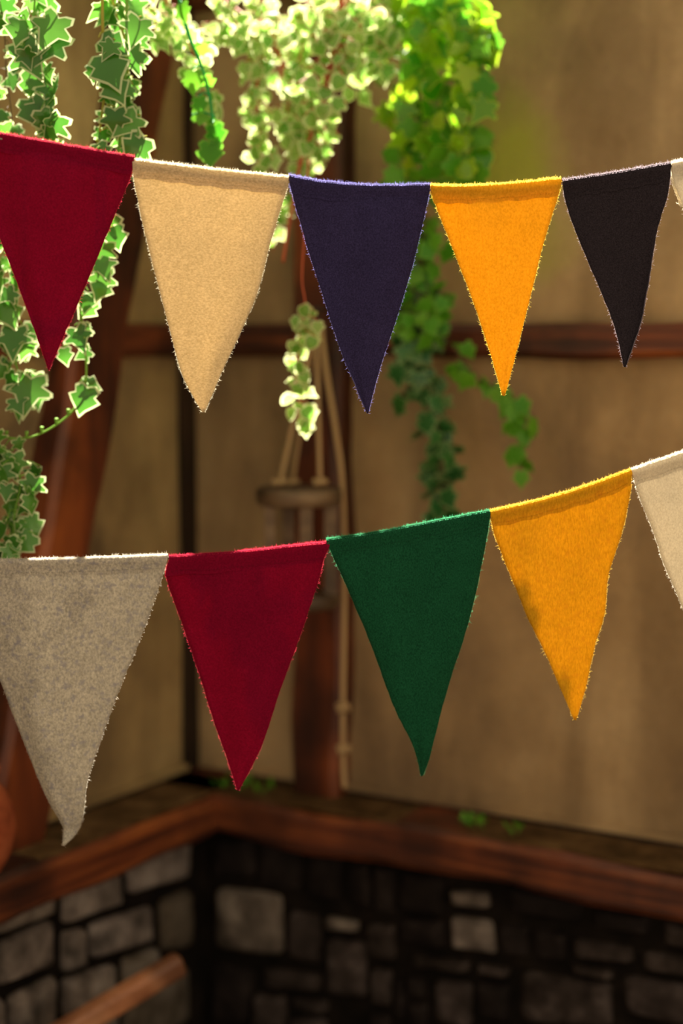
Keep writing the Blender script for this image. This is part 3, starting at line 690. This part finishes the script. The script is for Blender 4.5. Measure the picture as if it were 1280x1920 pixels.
# right: dense glossy green vines over the top beam
YC = 3.38
for i, (lab, pth, n, sp) in enumerate([
        ('bright green glossy ivy strand at the right edge of the green mass', [(850,-60,YC-.12),(880,40,YC-.12),(882,130,YC-.12),(880,230,YC-.12),(870,330,YC-.12)], 62, .034),
        ('bright green glossy ivy strand in the centre of the green mass', [(800,-60,YC-.06),(820,60,YC-.06),(815,180,YC-.06),(810,340,YC-.06)], 72, .052),
        ('bright green glossy ivy strand on the left side of the green mass', [(740,-60,YC),(755,60,YC),(750,150,YC),(752,240,YC),(750,330,YC)], 44, .044),
        ('bright green leaf bunch at the very top of the green mass', [(720,-40,YC-.08),(800,0,YC-.1),(870,30,YC-.12),(890,90,YC-.12)], 60, .045)]):
    vine(lab, pth, 'bright', n, sp, (.034, .052), 50+i, 'green', .0018, depth=.05)
vine('green ivy strand showing between the navy and the orange yellow pennants', [(790,300,YC),(795,420,YC),(790,500,YC),(795,560,YC),(790,620,YC)], 'lime', 70, .055, (.032,.046), 60, 'dark', .0018, depth=.03)
vine('dark green ivy strand hanging long down the right wall', [(800,540,YC+.02),(800,620,YC+.02),(790,700,YC+.02),(815,770,YC+.02),(822,850,YC+.02),(840,910,YC+.02),(815,985,YC+.02)], 'deep', 66, .036, (.034,.050), 61, 'dark', .0016, depth=.02)
vine('dark green ivy strand behind the navy pennant edge, left of the long one', [(760,480,YC+.02),(765,560,YC+.02),(770,640,YC+.02),(765,740,YC+.02)], 'deep', 30, .028, (.034, .048), 63, 'dark', .0014, depth=.02)
vine('green ivy branch arching right below the orange yellow pennant', [(850,650,YC-.02),(885,700,YC-.02),(930,730,YC-.02),(975,770,YC-.02),(990,810,YC-.02),(972,880,YC-.02)], 'lime', 30, .026, (.028,.042), 62, 'dark', .0014, depth=.02)

# ---------------------------------------------------------------- hanging wooden lantern on ropes in front of the upright
YL = 3.50
def lathe(prof, n=28, wob=0, rnd=None):
    vs = []; fs = []
    for r, z in prof:
        for k_ in range(n): vs.append(Vector((r*math.cos(2*math.pi*k_/n), r*math.sin(2*math.pi*k_/n), z)))
    for i in range(len(prof)-1):
        for k_ in range(n): k2 = (k_+1) % n; fs.append((i*n+k_, i*n+k2, (i+1)*n+k2, (i+1)*n+k_))
    fs.append(tuple(range(n))[::-1]); fs.append(tuple((len(prof)-1)*n+k_ for k_ in range(n)))
    return vs, fs
ctr = at(560, 930, YL)
lan = empty('hanging_lantern', ctr); tag(lan, 'small rustic wooden lantern frame hanging on tan ropes before the reddish upright post', 'lantern')
def disc(name, r, h, z):
    rnd = random.Random(int(z*1000)); vs, fs = lathe([(r*.93, -h/2), (r, -h*.3), (r*1.01, h*.3), (r*.94, h/2)], 30)
    vs = [Vector((v.x*(1+.02*math.sin(3*math.atan2(v.y, v.x))), v.y*.9, v.z+z)) for v in vs]
    return mesh(name, vs, fs, M['grey_wood'], lan, True)
disc('top_board', .076, .030, 0); disc('bottom_board', .072, .026, -.185)
for x, y in ((-.050, -.030), (.014, -.050), (.056, -.020), (-.02, .045)):
    b = MB(); wv = .011 if x > -.04 else .009
    b.add([Vector((x+sx*wv, y+sy*wv*.7, z)) for z in (-.175, -.012) for sx, sy in ((-1, -1), (1, -1), (1, 1), (-1, 1))],
          [(3, 2, 1, 0), (4, 5, 6, 7), (0, 1, 5, 4), (1, 2, 6, 5), (2, 3, 7, 6), (3, 0, 4, 7)]); b.build('post', M['grey_wood'], lan, False)
hook = at(592, 600, YL+.02)-ctr
tops = [at(523, 912, YL)-ctr, at(600, 912, YL-.02)-ctr, at(548, 912, YL+.04)-ctr]
for i, tpt in enumerate(tops):
    b = MB(); S = spline([hook, hook.lerp(tpt, .5)+Vector((0, 0, -.002)), tpt], 24); b.tube(S, .0042 if i < 2 else .003, 8); b.build('rope', M['rope'], lan)
    b = MB(); kx = tpt+Vector((0, 0, .004))
    ring = [kx+Vector((.010*math.cos(a_*.7), .008*math.sin(a_*.7), .0035*math.sin(a_*1.9)+.003)) for a_ in range(10)]
    b.tube(ring, .005, 7); b.build('knot', M['rope'], lan)
b = MB()
ringp = [hook+Vector((.010*math.cos(2*math.pi*k_/16), 0, .010+.010*math.sin(2*math.pi*k_/16))) for k_ in range(17)]
b.tube(ringp, .002, 6); b.build('hook_ring', M['oak_dark'], lan)
b = MB(); wq = hook+Vector((0, 0, .02)); b.tube([wq, wq+NRM['right']*-.04, wq+NRM['right']*-.17], .003, 6); b.build('hook_peg', M['oak_dark'], lan)
# long loose rope beside it
hp_ = at(600, 605, YL+.03)
S = spline([hp_, at(612, 700, YL+.02), at(628, 800, YL+.02), at(641, 900, YL+.02), at(645, 1040, YL+.02), at(645, 1150, YL+.02), at(643, 1300, YL+.02), at(643, 1420, YL+.02), at(646, 1478, YL+.02)], 60)
lr = empty('loose_rope', hp_); tag(lr, 'long tan rope with knots hanging down the right side of the upright post', 'rope')
b = MB(); b.tube([p-hp_ for p in S], .0052, 8); b.build('rope_strand', M['rope'], lr)
for (px, py) in ((643, 1330), (644, 1408)):
    c0 = at(px, py, YL+.02)-hp_; b = MB()
    b.tube([c0+Vector((.009*math.cos(a_*.8), .009*math.sin(a_*.8), .006*math.sin(a_*2.1)+a_*.0006)) for a_ in range(12)], .0055, 7); b.build('knot', M['rope'], lr)

# ---------------------------------------------------------------- wooden rail end, lower left
tip = at(338, 1806, 3.30); dirp = (at(60, 1972, 3.12)-tip).normalized(); endp = tip+dirp*.33
rl = empty('handrail', (endp.x, endp.y, 0)); tag(rl, 'plain orange brown wooden rail end rising from the bottom left before the stones', 'rail')
def rect_bar(p0, p1, wd, hg, bev):
    t = (p1-p0).normalized(); s = t.cross(Vector((0, 0, 1))).normalized(); u = s.cross(t)
    pr = []
    for cx_, cy_ in ((1, 1), (-1, 1), (-1, -1), (1, -1)):
        for a_ in (0, 1, 2):
            base = {(1, 1): 0, (-1, 1): 90, (-1, -1): 180, (1, -1): 270}[(cx_, cy_)]; th_ = math.radians(base+a_*45)
            pr.append((cx_*(wd/2-bev)+bev*math.cos(th_), cy_*(hg/2-bev)+bev*math.sin(th_)))
    vs = []
    for p, k_ in ((p0, .86), (p0+t*.004, 1), (p1, 1)):
        for x_, y_ in pr: vs.append(p+s*x_*k_+u*y_*k_)
    n = len(pr); fs = [tuple(range(n)), tuple(2*n+k_ for k_ in range(n))[::-1]]
    for i in range(2):
        for k_ in range(n): fs.append((i*n+k_, i*n+n+k_, i*n+n+(k_+1) % n, i*n+(k_+1) % n))
    return vs, fs
vs, fs = rect_bar(tip, endp, .036, .040, .010); mesh('rail_bar', local(rl, vs), fs, M['pole_wood'], rl)
p1 = endp.copy(); vs, fs = rect_bar(Vector((p1.x, p1.y, p1.z)), Vector((p1.x+.0001, p1.y, 0)), .05, .05, .008)
mesh('rail_post', local(rl, vs), fs, M['pole_wood'], rl)

# ---------------------------------------------------------------- round clay pot on a stump, left edge
pc = at(-48, 1640, 3.0)
pot = empty('clay_pot', pc); tag(pot, 'round reddish clay pot just inside the left edge above the stone plinth', 'pot')
vs, fs = lathe([(.032, 0), (.040, .004), (.058, .035), (.066, .072), (.063, .105), (.048, .135), (.036, .150), (.034, .160)], 36)
mesh('pot_body', vs, fs, M['clay'], pot, True)
vs, fs = lathe([(.034, .158), (.042, .160), (.043, .170), (.034, .172), (.030, .168), (.030, .160)], 36); mesh('pot_rim', vs, fs, M['clay'], pot, True)
stp = empty('timber_stump', (pc.x-.005, pc.y, 0)); tag(stp, 'round timber stump under the clay pot, outside the left edge', 'stump')
vs, fs = lathe([(.036, 0), (.034, .3), (.033, pc.z-.004), (.031, pc.z)], 20); mesh('stump_wood', vs, fs, M['oak_dark'], stp, True)

# ---------------------------------------------------------------- small growth on the sill
def tuft(label, side, spots, mat, sz, group=None):
    rnd = random.Random(int(spots[0][0])); b = MB()
    u0, _ = hit(side, *spots[0], .08); r0 = W(side, u0, .08, SILL_TOP)
    root = empty('sill_weed', r0); tag(root, label, 'weed', group)
    for (px, py) in spots:
        u, _ = hit(side, px, py, .08)
        for _ in range(7):
            base = W(side, u+rnd.uniform(-.012, .012), rnd.uniform(.06, .10), SILL_TOP+.003)
            o = bpy.data.objects.new('leaf', LM['lime'][0]); C.objects.link(o); o.parent = root
            o.location = base+Vector((rnd.uniform(-.008, .008), 0, rnd.uniform(.004, .016)))-r0; o.scale = (rnd.uniform(*sz),)*3
            o.rotation_euler = (rnd.uniform(.3, 1.6), rnd.uniform(-.6, .6), rnd.uniform(0, 6.28))
            b.tube([base-r0, o.location], .0007, 4, cap=False)
    b.build('stem', STEM['green'], root)
tuft('little green weed on the sill in the corner under the lower crimson pennant', 'right', [(425,1480),(455,1480),(495,1485)], None, (.012, .020))
tuft('little green weed on the sill under the dark green pennant tip', 'right', [(870,1560),(898,1560)], None, (.010, .015))
tuft('little green weed on the sill right of the dark green pennant tip', 'right', [(965,1575)], None, (.010, .015))
